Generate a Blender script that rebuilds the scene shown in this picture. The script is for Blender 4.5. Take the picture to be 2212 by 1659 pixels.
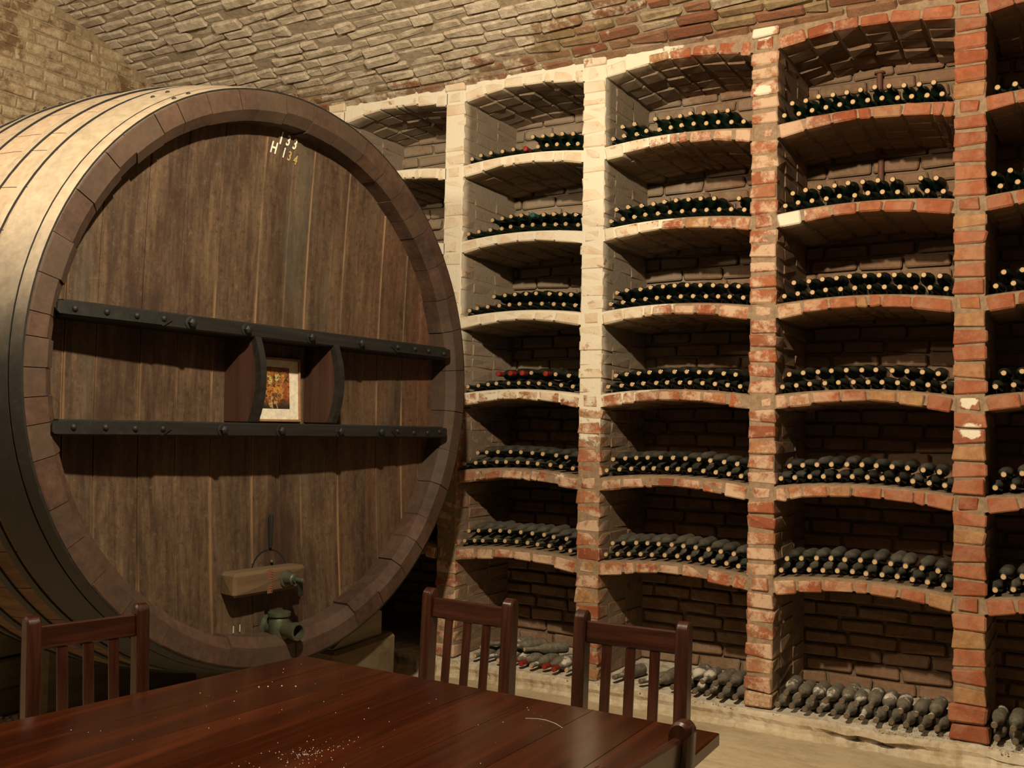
import bpy, math, random
from mathutils import Vector, Matrix, Euler
from math import sin, cos, pi, sqrt, radians
random.seed(7)
R_ = random.random
def U(a, b): return a + (b - a) * random.random()

for o in list(bpy.data.objects): bpy.data.objects.remove(o)
SC = bpy.context.scene
COL = SC.collection

# ------------------------------------------------------------------ camera
CAM = Vector((0.517, -5.358, 1.606))
RX = Vector((0.8657, 0.5003, 0.0191)).normalized()
FW = Vector((-0.5006, 0.8649, 0.0367)).normalized()
UP = RX.cross(FW).normalized()
RX = FW.cross(UP).normalized()
cd = bpy.data.cameras.new('camera')
cam = bpy.data.objects.new('camera', cd)
COL.objects.link(cam)
cd.sensor_width = 36.0
cd.lens = 2150 * 36.0 / 2212
cd.clip_start = 0.05
m = Matrix((RX, UP, -FW)).transposed().to_4x4()
m.translation = CAM
cam.matrix_world = m
SC.camera = cam

# ------------------------------------------------------------------ world, lamps, exposure
w = bpy.data.worlds.new('world')
SC.world = w
w.use_nodes = True
w.node_tree.nodes['Background'].inputs[0].default_value = (1.0, .72, .42, 1)
w.node_tree.nodes['Background'].inputs[1].default_value = 0.001
def lamp(name, loc, watts, col, rad):
    l = bpy.data.lights.new(name, 'POINT')
    l.energy = watts
    l.color = col
    l.shadow_soft_size = rad
    o = bpy.data.objects.new(name, l)
    COL.objects.link(o)
    o.location = loc
    return o
lamp('ceiling_bulb', (-0.7, -3.7, 3.62), 680, (1.0, .87, .65), .05)
lamp('vault_bulb', (-3.5, -4.5, 3.35), 200, (1.0, .87, .65), .06)
SC.view_settings.view_transform = 'Standard'
SC.view_settings.look = 'None'
SC.view_settings.exposure = 0.0
SC.view_settings.gamma = 1.0
SC.cycles.diffuse_bounces = 1
SC.view_settings.use_curve_mapping = False

# ------------------------------------------------------------------ node helper
class G:
    def __init__(s, name):
        s.m = bpy.data.materials.new(name)
        s.m.use_nodes = True
        s.t = s.m.node_tree
        s.b = s.t.nodes['Principled BSDF']
        s.geo = s.t.nodes.new('ShaderNodeNewGeometry')
        s.tc = s.t.nodes.new('ShaderNodeTexCoord')
    def put(s, sock, v):
        if isinstance(v, bpy.types.NodeSocket): s.t.links.new(v, sock)
        elif v is not None:
            if isinstance(v, (tuple, list)) and len(v) == 3 and sock.type == 'RGBA': v = (*v, 1)
            sock.default_value = v
    def n(s, typ, ins=None, **kw):
        nd = s.t.nodes.new(typ)
        for k, v in kw.items(): setattr(nd, k, v)
        for k, v in (ins or {}).items(): s.put(nd.inputs[k], v)
        return nd
    def pos(s): return s.geo.outputs['Position']
    def obj(s): return s.tc.outputs['Object']
    def scl(s, v, sc, off=(0, 0, 0)):
        return s.n('ShaderNodeMapping', {0: v, 'Scale': sc, 'Location': off}).outputs[0]
    def noise(s, v, scale, det=4, rough=.6, dist=0.0):
        return s.n('ShaderNodeTexNoise', {'Vector': v, 'Scale': scale, 'Detail': det, 'Roughness': rough, 'Distortion': dist}).outputs[0]
    def ramp(s, f, stops, interp='LINEAR'):
        nd = s.n('ShaderNodeValToRGB', {0: f})
        cr = nd.color_ramp
        cr.interpolation = interp
        while len(cr.elements) < len(stops): cr.elements.new(.5)
        for e, (p, c) in zip(cr.elements, stops):
            e.position = p
            e.color = (*c, 1) if len(c) == 3 else c
        return nd.outputs[0]
    def mix(s, f, a, b, mode='MIX'):
        nd = s.n('ShaderNodeMix', data_type='RGBA', blend_type=mode)
        s.put(nd.inputs[0], f); s.put(nd.inputs[6], a); s.put(nd.inputs[7], b)
        return nd.outputs[2]
    def math(s, op, a, b=0.0, clamp=False):
        nd = s.n('ShaderNodeMath', operation=op, use_clamp=clamp)
        s.put(nd.inputs[0], a); s.put(nd.inputs[1], b)
        return nd.outputs[0]
    def mapr(s, v, a, b, c=0.0, d=1.0):
        nd = s.n('ShaderNodeMapRange', {0: v, 1: a, 2: b, 3: c, 4: d})
        nd.interpolation_type = 'SMOOTHSTEP'
        return nd.outputs[0]
    def xyz(s, v): return s.n('ShaderNodeSeparateXYZ', {0: v}).outputs
    def tint(s, attr):
        if attr: return s.n('ShaderNodeAttribute', attribute_name='tint').outputs['Fac']
        return s.n('ShaderNodeObjectInfo').outputs['Random']
    def out(s, col, rough=.8, bump=None, strength=.4, dist=.01, spec=.4, **kw):
        s.put(s.b.inputs['Base Color'], col)
        s.put(s.b.inputs['Roughness'], rough)
        s.b.inputs['Specular IOR Level'].default_value = spec
        for k, v in kw.items(): s.put(s.b.inputs[k.replace('_', ' ')], v)
        if bump is not None:
            nb = s.n('ShaderNodeBump', {'Strength': strength, 'Distance': dist, 'Height': bump})
            s.t.links.new(nb.outputs[0], s.b.inputs['Normal'])
        return s.m

WHITE = (.82, .71, .54)
def lime_cover(g):
    """limewash left on the rack: thick towards the cask end and higher up"""
    x, y, z = g.xyz(g.pos())
    wx = g.mapr(x, -.86, -2.0)
    wz = g.mapr(z, .9, 2.25, .40, 1.0)
    return g.math('MULTIPLY', wx, wz)
def brick_material(name, attr, rack=True):
    g = G(name)
    t = g.tint(attr)
    base = g.ramp(t, [(0, (.30, .072, .030)), (.3, (.39, .105, .042)), (.62, (.44, .128, .052)), (.84, (.46, .17, .072)), (.93, (.46, .26, .10)), (1, (.33, .10, .048))])
    p = g.pos()
    n1 = g.noise(p, 28, 6, .7)
    n2 = g.noise(p, 7, 4, .6)
    base = g.mix(g.mapr(n1, .35, .7), g.mix(.55, base, (.20, .07, .035)), base)
    # bloom of salts
    x, y, z = g.xyz(p)
    sal = g.math('MULTIPLY', g.mapr(x, -.35, -1.0, .16, .92), g.mapr(g.noise(g.scl(p, (1, 1, 1), (3, 1, 5)), 6.5, 9, .75), .44, .58))
    base = g.mix(g.mapr(g.noise(p, 5, 6, .7), .42, .68, .0, .38), base, (.36, .205, .115))
    base = g.mix(sal, base, (.64, .43, .28))
    for (sx, sz, sr) in ((-.865, 2.735, .085), (.005, 1.745, .045), (.02, 1.60, .055), (-1.02, 3.77, .07), (-1.03, 3.44, .05)):
        d = g.math('SQRT', g.math('ADD', g.math('POWER', g.math('SUBTRACT', x, sx), 2.0), g.math('POWER', g.math('MULTIPLY', g.math('SUBTRACT', z, sz), 1.25), 2.0)))
        d = g.math('ADD', d, g.math('MULTIPLY', g.math('SUBTRACT', g.noise(p, 22, 5, .7), .5), .09))
        base = g.mix(g.mapr(d, sr, sr * .75), base, WHITE)
    if rack:
        cov = lime_cover(g)
        nn = g.noise(p, 10, 9, .72)
        d = g.math('SUBTRACT', g.math('ADD', g.math('MULTIPLY', cov, .64), -.02), nn)
        mask = g.mapr(d, -.03, .05)
        base = g.mix(mask, base, g.mix(g.mapr(n2, .3, .75), WHITE, (.72, .52, .33)))
        # deep inside the niches the faces carry grey-brown dust, darkened to deepen the niche shade
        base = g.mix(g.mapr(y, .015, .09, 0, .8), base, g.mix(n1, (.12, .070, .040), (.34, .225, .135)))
    h = g.math('ADD', g.math('MULTIPLY', n1, .7), g.noise(p, 90, 5, .7))
    return g.out(base, .92, h, .65, .006, .2)
def mortar_material(name, rack=True, col=(.38, .255, .155)):
    g = G(name)
    p = g.pos()
    n = g.noise(p, 30, 7, .7)
    c = g.mix(g.mapr(n, .3, .7), tuple(v * .62 for v in col), col)
    if rack:
        cov = lime_cover(g)
        c = g.mix(g.mapr(g.math('SUBTRACT', g.math('MULTIPLY', cov, .75), g.noise(p, 10, 9, .72)), -.05, .05), c, WHITE)
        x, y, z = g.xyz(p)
        c = g.mix(g.mapr(y, .015, .09, 0, .8), c, (.22, .15, .095))  # niche mortar darkened the same way to deepen the shade
    return g.out(c, .95, n, .7, .008, .15)
def vault_material(name, attr, end=False):
    g = G(name)
    t = g.tint(attr)
    base = g.ramp(t, [(0, (.30, .105, .055)), (.25, (.38, .16, .085)), (.5, (.40, .22, .12)), (.7, (.42, .27, .14)), (.86, (.46, .33, .17)), (.94, (.70, .56, .38)), (1, (.34, .15, .08))])
    p = g.pos()
    n1 = g.noise(p, 16, 8, .72)
    n2 = g.noise(p, 2.2, 5, .65)
    base = g.mix(g.mapr(n1, .3, .68), g.mix(.6, base, (.17, .10, .055)), base)
    x, y, z = g.xyz(p)
    if end:
        cov = g.math('ADD', .60, g.math('MULTIPLY', g.math('SUBTRACT', n2, .5), 1.5))
        lime = g.mix(g.mapr(n1, .35, .7), (.42, .29, .16), (.68, .52, .33))
        base = g.mix(.45, base, (.13, .065, .03))
    else:
        cov = g.math('ADD', g.mapr(x, -1.0, -2.8, .22, .86), g.math('MULTIPLY', g.math('SUBTRACT', n2, .5), .7))
        cov = g.math('SUBTRACT', cov, g.math('MULTIPLY', t, .16))
        cov = g.math('MULTIPLY', cov, g.mapr(y, .02, -.45, .62, 1.0))
        lime = g.mix(g.mapr(n1, .3, .7), (.52, .40, .275), (.82, .68, .50))
    nn = g.noise(p, 9, 8, .7)
    base = g.mix(g.mapr(g.math('SUBTRACT', cov, nn), -.07, .09), base, lime)
    base = g.mix(g.math('MULTIPLY', g.mapr(g.noise(g.scl(p, (1, 1, 1.6)), 5.5, 8, .72), .50, .66), .72 if end else .35), base, (.15, .085, .045))
    h = g.math('ADD', n1, g.math('MULTIPLY', g.noise(p, 60, 6, .75), .8))
    return g.out(base, .95, h, .9, .016, .15)
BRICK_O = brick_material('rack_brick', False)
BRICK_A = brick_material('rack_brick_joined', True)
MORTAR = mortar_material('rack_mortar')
VAULT_O = vault_material('vault_brick', False)
VAULT_A = vault_material('vault_brick_joined', True)
END_O = vault_material('end_wall_brick', False, True)
END_A = vault_material('end_wall_brick_joined', True, True)
VMORTAR = mortar_material('vault_mortar', False, (.46, .35, .235))
DARKWALL = mortar_material('low_bounce_wall', False, (.085, .062, .04))  # colour kept dark so the unseen walls bounce less light
EMORTAR = mortar_material('end_wall_mortar', False, (.40, .285, .165))
def floor_material():
    g = G('worn_floor')
    p = g.pos()
    s = g.noise(g.scl(p, (.9, 3.2, 1)), 2.6, 9, .68)
    n = g.noise(p, 24, 8, .7)
    c = g.ramp(g.math('ADD', g.math('MULTIPLY', s, .65), g.math('MULTIPLY', n, .35)), [(.32, (.37, .27, .155)), (.5, (.52, .395, .24)), (.68, (.65, .51, .325))])
    x, y, z = g.xyz(p)
    mould = g.math('MULTIPLY', g.mapr(y, -.14, .03), g.mapr(g.noise(p, 12, 8, .75), .40, .56))
    c = g.mix(mould, c, (.78, .68, .54))
    return g.out(c, .9, g.math('ADD', n, s), .5, .008, .25)
FLOOR = floor_material()
def wood(name, dark, mid, light, axis='z', rough=.3, coat=0.0, fine=26, spec=.5, wear=None, bump=.12):
    g = G(name)
    st = {'x': (.05, 1, 1), 'y': (1, .05, 1), 'z': (1, 1, .05)}[axis]
    v = g.scl(g.obj(), st)
    r = g.n('ShaderNodeObjectInfo').outputs['Random']
    v = g.n('ShaderNodeVectorMath', {0: v, 1: g.n('ShaderNodeCombineXYZ', {0: g.math('MULTIPLY', r, 9.0), 1: g.math('MULTIPLY', r, 5.0), 2: 0.0}).outputs[0]}, operation='ADD').outputs[0]
    n = g.noise(v, fine, 7, .7, .8)
    n2 = g.noise(v, fine * .25, 4, .6, 1.6)
    f = g.math('ADD', g.math('MULTIPLY', n, .5), g.math('MULTIPLY', n2, .5))
    c = g.ramp(f, [(.30, dark), (.5, mid), (.72, light)])
    if wear: c = g.mix(g.mapr(g.noise(g.obj(), 6, 7, .7), .52, .75), c, wear)
    return g.out(c, g.mapr(n, .2, .8, rough * .8, rough * 1.3), n, bump, .004, spec, Coat_Weight=coat, Coat_Roughness=.12)
TABLE = wood('polished_table_wood', (.007, .0016, .0006), (.022, .0040, .0010), (.058, .0115, .0027), 'y', .16, .2, 17, .35, bump=.05)
CHAIR = wood('dark_chair_wood', (.007, .002, .001), (.021, .0048, .002), (.052, .012, .0045), 'z', .27, .25, 40)
CHAIRX = wood('dark_chair_wood_rail', (.007, .002, .001), (.021, .0048, .002), (.052, .012, .0045), 'x', .27, .25, 40)
def cask_head_material():
    g = G('cask_head_oak')
    p = g.obj()
    v = g.scl(p, (1, 1, .07))
    n = g.noise(v, 30, 8, .75, .3)
    n2 = g.noise(g.scl(p, (1, 1, .22)), 5, 8, .72)
    n3 = g.noise(p, 34, 9, .85)
    c = g.ramp(g.math('ADD', g.math('MULTIPLY', n, .5), g.math('MULTIPLY', n2, .5)), [(.33, (.020, .010, .0058)), (.45, (.055, .030, .0160)), (.55, (.098, .058, .030)), (.68, (.185, .122, .066))])
    x, y, z = g.xyz(p)
    red = g.math('MULTIPLY', g.mapr(y, .25, 1.05), g.mapr(n2, .40, .62))
    c = g.mix(g.math('MULTIPLY', red, .55), c, (.115, .034, .016))
    c = g.mix(g.math('MULTIPLY', g.mapr(n3, .53, .68), .42), c, (.21, .155, .09))
    dk = g.mapr(g.noise(g.scl(p, (1, 1, .35), (1, 7, 3)), 3.2, 7, .7), .50, .68)
    c = g.mix(g.math('MULTIPLY', dk, .8), c, (.030, .013, .0075))
    c = g.mix(g.math('MULTIPLY', g.mapr(n3, .48, .36), .75), c, (.022, .012, .007))
    gr = g.math('MULTIPLY', g.mapr(g.noise(g.scl(p, (1, 1, .3), (4, 2, 1)), 2.7, 5, .6), .52, .70), .5)
    c = g.mix(gr, c, (.075, .072, .050))
    sm = g.math('MULTIPLY', g.mapr(g.tint(True), .25, .9), g.mapr(g.noise(g.scl(p, (1, 1, .25)), 4, 4, .6), .40, .62))
    c = g.mix(g.math('MULTIPLY', sm, .75), c, (.23, .125, .055))
    return g.out(c, .62, g.math('ADD', n, n3), .25, .004, .35)
HEAD = cask_head_material()
def cask_rim_material(name, outside):
    g = G(name)
    p = g.obj()
    x, y, z = g.xyz(p)
    n = g.noise(p, 30, 7, .7)
    n2 = g.noise(p, 5, 5, .6)
    if not outside:
        c = g.ramp(g.math('ADD', g.math('MULTIPLY', n, .45), g.math('MULTIPLY', n2, .55)), [(.32, (.020, .010, .0065)), (.5, (.060, .029, .017)), (.7, (.11, .058, .033))])
        c = g.mix(g.math('MULTIPLY', g.n('ShaderNodeObjectInfo').outputs['Random'], .55), c, (.060, .042, .026))
        return g.out(c, .7, n, .3, .005, .3)
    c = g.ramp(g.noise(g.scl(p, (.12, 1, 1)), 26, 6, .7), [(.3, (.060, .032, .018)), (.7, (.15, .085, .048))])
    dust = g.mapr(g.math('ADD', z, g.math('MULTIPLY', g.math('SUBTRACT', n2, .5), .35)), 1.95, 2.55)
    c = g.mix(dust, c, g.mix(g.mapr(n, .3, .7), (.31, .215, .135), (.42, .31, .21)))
    return g.out(c, .85, n, .25, .004, .2)
RIM = cask_rim_material('cask_stave_end', False)
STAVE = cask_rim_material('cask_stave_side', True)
def iron_material(name, dusty):
    g = G(name)
    p = g.obj()
    n = g.noise(p, 24, 7, .7)
    n2 = g.noise(p, 4, 5, .6)
    c = g.ramp(n, [(.32, (.005, .0046, .0038)), (.6, (.012, .011, .0085)), (.78, (.038, .032, .023))])
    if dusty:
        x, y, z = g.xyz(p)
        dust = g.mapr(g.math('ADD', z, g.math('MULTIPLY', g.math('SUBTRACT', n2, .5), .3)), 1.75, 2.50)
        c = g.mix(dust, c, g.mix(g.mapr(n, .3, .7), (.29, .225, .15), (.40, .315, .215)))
    return g.out(c, .62, n, .3, .003, .4, Metallic=.15)
IRON = iron_material('blackened_iron', False)
HOOP = iron_material('dusty_hoop_iron', True)
BAR = wood('crossbar_oak', (.004, .0032, .0022), (.010, .0078, .0052), (.026, .020, .013), 'y', .7, 0, 22, .35)
DIV = wood('divider_oak', (.022, .008, .0045), (.044, .017, .009), (.07, .029, .015), 'z', .6, 0, 18, .35)
BLOCKW = wood('dusty_bar_oak', (.045, .026, .013), (.095, .058, .029), (.165, .11, .058), 'y', .85, 0, 9, .2, bump=.8)
OLDTIMBER = wood('grey_old_timber', (.09, .07, .045), (.20, .16, .105), (.34, .275, .185), 'y', .9, 0, 16, .2, bump=.5)
STONE = wood('cask_stone', (.075, .053, .03), (.13, .094, .054), (.19, .142, .085), 'x', .95, 0, 12, .15, bump=.5)
def plain(name, col, rough=.6, **kw):
    g = G(name)
    n = g.noise(g.obj(), 40, 5, .7)
    c = g.mix(g.mapr(n, .3, .7), tuple(v * .72 for v in col), col)
    return g.out(c, rough, n, .15, .002, .4, **kw)
BRONZE = plain('tarnished_bronze', (.095, .10, .062), .5, Metallic=.55)
DARKHOLE = plain('dark_bore', (.006, .005, .004), .9)
PAINTW = plain('cream_stencil_paint', (.80, .74, .58), .8)
PAINTY = plain('faded_ochre_paint', (.40, .27, .10), .8)
FRAMEW = plain('picture_frame_wood', (.30, .15, .065), .45)
MOUNT = plain('picture_mount_card', (.76, .66, .50), .9)
CORK = plain('cork', (.62, .40, .205), .8)
CORKD = plain('dirty_cork', (.17, .11, .062), .9)
CAPRED = plain('red_wax_capsule', (.32, .028, .018), .45)
CAPTEAL = plain('teal_capsule', (.03, .11, .10), .4)
RUST = plain('rusty_pipe', (.17, .065, .035), .7)
MOULD = plain('pale_mould', (.62, .53, .41), 1.0)
CRUMB = plain('pale_crumb', (.62, .56, .46), .9)
def picture_material():
    g = G('warm_figure_print')
    p = g.obj()
    wv = g.n('ShaderNodeTexNoise', {'Vector': p, 'Scale': 38.0, 'Detail': 4.0}).outputs['Color']
    wv = g.n('ShaderNodeVectorMath', {0: wv, 1: (.5, .5, .5)}, operation='SUBTRACT').outputs[0]
    wv = g.n('ShaderNodeVectorMath', {0: wv, 'Scale': .06}, operation='SCALE').outputs[0]
    p = g.n('ShaderNodeVectorMath', {0: p, 1: wv}, operation='ADD').outputs[0]
    x, y, z = g.xyz(p)
    c = g.ramp(g.noise(p, 26, 5, .65, .8), [(.34, (.022, .012, .010)), (.47, (.19, .060, .016)), (.6, (.40, .15, .03)), (.75, (.58, .31, .07))])
    c = g.mix(g.mapr(z, -.045, -.085), c, (.020, .018, .014))
    for (cy, cz, ry, rz, col) in ((-.035, .035, .022, .032, (.78, .56, .16)), (.012, .05, .017, .024, (.80, .60, .22)), (.018, -.01, .034, .030, (.66, .30, .06)), (-.045, -.015, .035, .03, (.55, .20, .04)),
                                  (-.03, -.075, .010, .030, (.70, .42, .16)), (.0, -.075, .009, .030, (.66, .36, .12)), (.062, -.0, .020, .055, (.36, .10, .03)), (.062, .075, .012, .014, (.50, .24, .10)), (-.005, -.04, .018, .016, (.05, .035, .03))):
        d = g.math('ADD', g.math('POWER', g.math('DIVIDE', g.math('SUBTRACT', y, cy), ry), 2.0), g.math('POWER', g.math('DIVIDE', g.math('SUBTRACT', z, cz), rz), 2.0))
        d = g.math('ADD', d, g.math('MULTIPLY', g.math('SUBTRACT', g.noise(p, 60, 3, .6), .5), 1.4))
        c = g.mix(g.math('MULTIPLY', g.mapr(d, 1.3, .5), .8), c, tuple(v * .72 for v in col))
    c = g.mix(g.mapr(g.noise(p, 70, 3, .6), .5, .62), c, (.05, .025, .012))
    return g.out(c, .5, spec=.4)
PRINT = picture_material()
def bottle_material():
    g = G('dusty_dark_green_glass')
    p = g.pos()
    x, y, z = g.xyz(p)
    nz = g.xyz(g.geo.outputs['Normal'])[2]
    n = g.noise(p, 42, 7, .75)
    n2 = g.noise(p, 11, 5, .6)
    level = g.mapr(z, 2.3, .5, .02, .62)
    low = g.mapr(z, .50, .38, 0, .8)
    up = g.math('ADD', g.math('MULTIPLY', g.mapr(nz, -.25, .75), .75), g.math('MULTIPLY', g.math('SUBTRACT', n2, .5), .9))
    rnd = g.n('ShaderNodeObjectInfo').outputs['Random']
    up = g.math('MULTIPLY', up, g.mapr(rnd, 0, 1, .6, 1.25))
    dust = g.math('ADD', g.math('MULTIPLY', up, g.math('ADD', level, .12)), g.math('MULTIPLY', low, .75), True)
    glass = g.mix(g.mapr(z, 2.2, 3.4), (.0045, .0085, .0055), (.007, .019, .010))
    c = g.mix(dust, glass, g.mix(g.mapr(n, .35, .7), (.125, .10, .068), (.25, .205, .14)))
    white = g.math('MULTIPLY', g.math('MULTIPLY', g.mapr(z, .42, .30), g.mapr(g.noise(p, 5.5, 6, .7), .545, .60)), g.mapr(nz, 0, .6))
    c = g.mix(white, c, (.72, .62, .50))
    return g.out(c, g.mapr(dust, 0, .5, .16, .9), n, .12, .002, .5)
BOTTLE = bottle_material()

# ------------------------------------------------------------------ mesh helpers
class MB:
    def __init__(s): s.v = []; s.f = []; s.mi = []; s.tint = []
    def add(s, vs, fs, mi=0, tint=None):
        b = len(s.v)
        s.v.extend(vs)
        for f in fs:
            s.f.append(tuple(b + i for i in f))
            s.mi.append(mi)
        if tint is not None: s.tint.extend([tint] * len(vs))
    def box(s, c, size, rot=None, bev=0.004, jit=0.0, mi=0, tint=None):
        vs, fs = chamfer_box(size, bev, jit)
        c = Vector(c)
        vs = [(rot @ Vector(v)) + c for v in vs] if rot is not None else [Vector(v) + c for v in vs]
        s.add(vs, fs, mi, tint)
    def lathe(s, prof, seg=16, mat=None, mi=0, caps=True):
        """prof: (radius, height along local z)"""
        vs, fs = [], []
        for r, z in prof:
            for k in range(seg):
                a = 2 * pi * k / seg
                v = Vector((r * cos(a), r * sin(a), z))
                vs.append(mat @ v if mat is not None else v)
        n = len(prof)
        for i in range(n - 1):
            for k in range(seg):
                k2 = (k + 1) % seg
                fs.append((i * seg + k, i * seg + k2, (i + 1) * seg + k2, (i + 1) * seg + k))
        if caps:
            fs.append(tuple(range(seg - 1, -1, -1)))
            fs.append(tuple((n - 1) * seg + k for k in range(seg)))
        s.add(vs, fs, mi)
    def build(s, name, mats, parent=None, smooth=False, link=True):
        me = bpy.data.meshes.new(name)
        me.from_pydata([tuple(v) for v in s.v], [], s.f)
        for mt in (mats if isinstance(mats, (list, tuple)) else [mats]): me.materials.append(mt)
        if any(s.mi): me.polygons.foreach_set('material_index', s.mi)
        if s.tint:
            a = me.attributes.new('tint', 'FLOAT', 'POINT')
            a.data.foreach_set('value', s.tint)
        if smooth:
            me.polygons.foreach_set('use_smooth', [True] * len(me.polygons))
            try: me.set_sharp_from_angle(angle=radians(40))
            except Exception: pass
        me.update()
        if not link: return me
        return put(name, me, parent)
def put(name, me, parent=None):
    o = bpy.data.objects.new(name, me)
    COL.objects.link(o)
    if parent is not None: o.parent = parent
    return o
def chamfer_box(size, bev=.004, jit=0.0):
    hx, hy, hz = (d / 2 for d in size)
    bev = min(bev, hx * .45, hy * .45, hz * .45)
    vs = []
    idx = {}
    for sx in (-1, 1):
        for sy in (-1, 1):
            for sz in (-1, 1):
                jx, jy, jz = (U(-jit, jit) for _ in range(3))
                for ax in range(3):
                    p = [sx * (hx - (0 if ax == 0 else bev)) + jx, sy * (hy - (0 if ax == 1 else bev)) + jy, sz * (hz - (0 if ax == 2 else bev)) + jz]
                    idx[(sx, sy, sz, ax)] = len(vs)
                    vs.append(p)
    I = idx
    fs = []
    for s in (-1, 1):
        q = [I[(s, -1, -1, 0)], I[(s, 1, -1, 0)], I[(s, 1, 1, 0)], I[(s, -1, 1, 0)]]
        fs.append(q if s > 0 else q[::-1])
        q = [I[(-1, s, -1, 1)], I[(-1, s, 1, 1)], I[(1, s, 1, 1)], I[(1, s, -1, 1)]]
        fs.append(q if s > 0 else q[::-1])
        q = [I[(-1, -1, s, 2)], I[(1, -1, s, 2)], I[(1, 1, s, 2)], I[(-1, 1, s, 2)]]
        fs.append(q if s > 0 else q[::-1])
    for a in (-1, 1):
        for b in (-1, 1):
            q = [I[(-1, a, b, 1)], I[(-1, a, b, 2)], I[(1, a, b, 2)], I[(1, a, b, 1)]]
            fs.append(q if a * b < 0 else q[::-1])
            q = [I[(a, -1, b, 2)], I[(a, -1, b, 0)], I[(a, 1, b, 0)], I[(a, 1, b, 2)]]
            fs.append(q if a * b < 0 else q[::-1])
            q = [I[(a, b, -1, 0)], I[(a, b, -1, 1)], I[(a, b, 1, 1)], I[(a, b, 1, 0)]]
            fs.append(q if a * b < 0 else q[::-1])
    for a in (-1, 1):
        for b in (-1, 1):
            for c in (-1, 1):
                t = [I[(a, b, c, 0)], I[(a, b, c, 1)], I[(a, b, c, 2)]]
                fs.append(t if a * b * c > 0 else t[::-1])
    return vs, fs
def tag(o, label=None, cat=None, group=None, kind=None):
    if label: o['label'] = label
    if cat: o['category'] = cat
    if group: o['group'] = group
    if kind: o['kind'] = kind
    return o
def empty(name, loc=(0, 0, 0), rz=0.0):
    o = bpy.data.objects.new(name, None)
    COL.objects.link(o)
    o.location = loc
    o.rotation_euler = (0, 0, rz)
    o.empty_display_size = .1
    return o
def frame_to(d, up=Vector((0, 0, 1))):
    """matrix whose z axis is d"""
    d = Vector(d).normalized()
    if abs(d.dot(up)) > .98: up = Vector((1, 0, 0))
    x = up.cross(d).normalized()
    y = d.cross(x)
    return Matrix((x, y, d)).transposed()
def at(loc, d): return Matrix.Translation(loc) @ frame_to(d).to_4x4()
def px(p):
    d = Vector(p) - CAM
    z = d.dot(FW)
    if z < .1: return None
    return 1106 + 2150 * d.dot(RX) / z, 829.5 - 2150 * d.dot(UP) / z, z

# a handful of worn brick shapes, unit length; each placed brick scales one of them
def brick_variant(name, mat, size, bev, jit, n=7):
    out = []
    for _ in range(n):
        b = MB()
        b.box((0, 0, 0), size, None, bev * U(.7, 1.5), jit)
        out.append(b.build(name, mat, link=False))
    return out
def place(meshes, parent, loc, rot=None, scale=None, name='brick'):
    o = bpy.data.objects.new(name, random.choice(meshes))
    COL.objects.link(o)
    o.parent = parent
    o.location = loc
    if rot is not None: o.rotation_euler = rot.to_euler() if isinstance(rot, Matrix) else rot
    if scale is not None: o.scale = scale
    return o

# ------------------------------------------------------------------ setting: floor, kerb, vault, walls
ZL = .09                 # level of the ledge under the bottom niches
H = .4929; W = 1.0204
def grid_mesh(name, mat, xs, ys, zf, parent=None):
    b = MB()
    vs = [(x, y, zf(x, y)) for y in ys for x in xs]
    nx = len(xs)
    b.add(vs, [(j * nx + i, j * nx + i + 1, (j + 1) * nx + i + 1, (j + 1) * nx + i) for j in range(len(ys) - 1) for i in range(nx - 1)])
    return b.build(name, mat, parent, True)
def lin(a, b, n): return [a + (b - a) * i / (n - 1) for i in range(n)]
def hsh(*a):
    t = sum(v * k for v, k in zip(a, (12.9898, 78.233, 37.719)))
    return (math.sin(t) * 43758.5453) % 1.0
fl = grid_mesh('floor', FLOOR, lin(-5.45, 3.4, 90), lin(-7.4, .9, 80), lambda x, y: .006 * sin(2.1 * x + 1.3 * y) + .004 * sin(5 * y - 3 * x) - .006)
tag(fl, 'worn sandy cellar floor', kind='structure')
# kerb: the raised ledge with a broken front edge
kb = MB()
kx = lin(-4.2, 1.2, 220)
vs = []
for x in kx:
    edge = -.075 + .012 * sin(3 * x) + .008 * sin(11 * x + 1) + .0125 * (hsh(x) - .5)
    brk = max(0, 1 - ((x + .42) / .27) ** 2)
    brk2 = max(0, 1 - ((x - .22) / .16) ** 2)
    low = .022 * brk * (1 + .5 * sin(31 * x)) + .045 * brk2
    edge += .02 * brk2
    under = edge + .045 * brk * (1 + .4 * sin(47 * x)) + .012 * hsh(x, 2)
    zt = ZL + .005 * sin(7 * x) + .004 * (hsh(x, 5) - .5)
    vs += [(x, .74, ZL), (x, .2, ZL + .004 * sin(9 * x)), (x, edge + .03, zt - .3 * low), (x, edge, zt - .012 - .4 * low), (x, edge - .002, .062 - low * .6), (x, under, .040), (x, under - .004 * hsh(x, 9), .018), (x, edge - .025 - .05 * hsh(x, 3) * .4, -.02)]
np_ = 8
kb.add(vs, [(i * np_ + j, (i + 1) * np_ + j, (i + 1) * np_ + j + 1, i * np_ + j + 1) for i in range(len(kx) - 1) for j in range(np_ - 1)])
tag(kb.build('kerb', FLOOR), 'low plastered ledge with a broken front edge under the brick rack', kind='structure')

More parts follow.
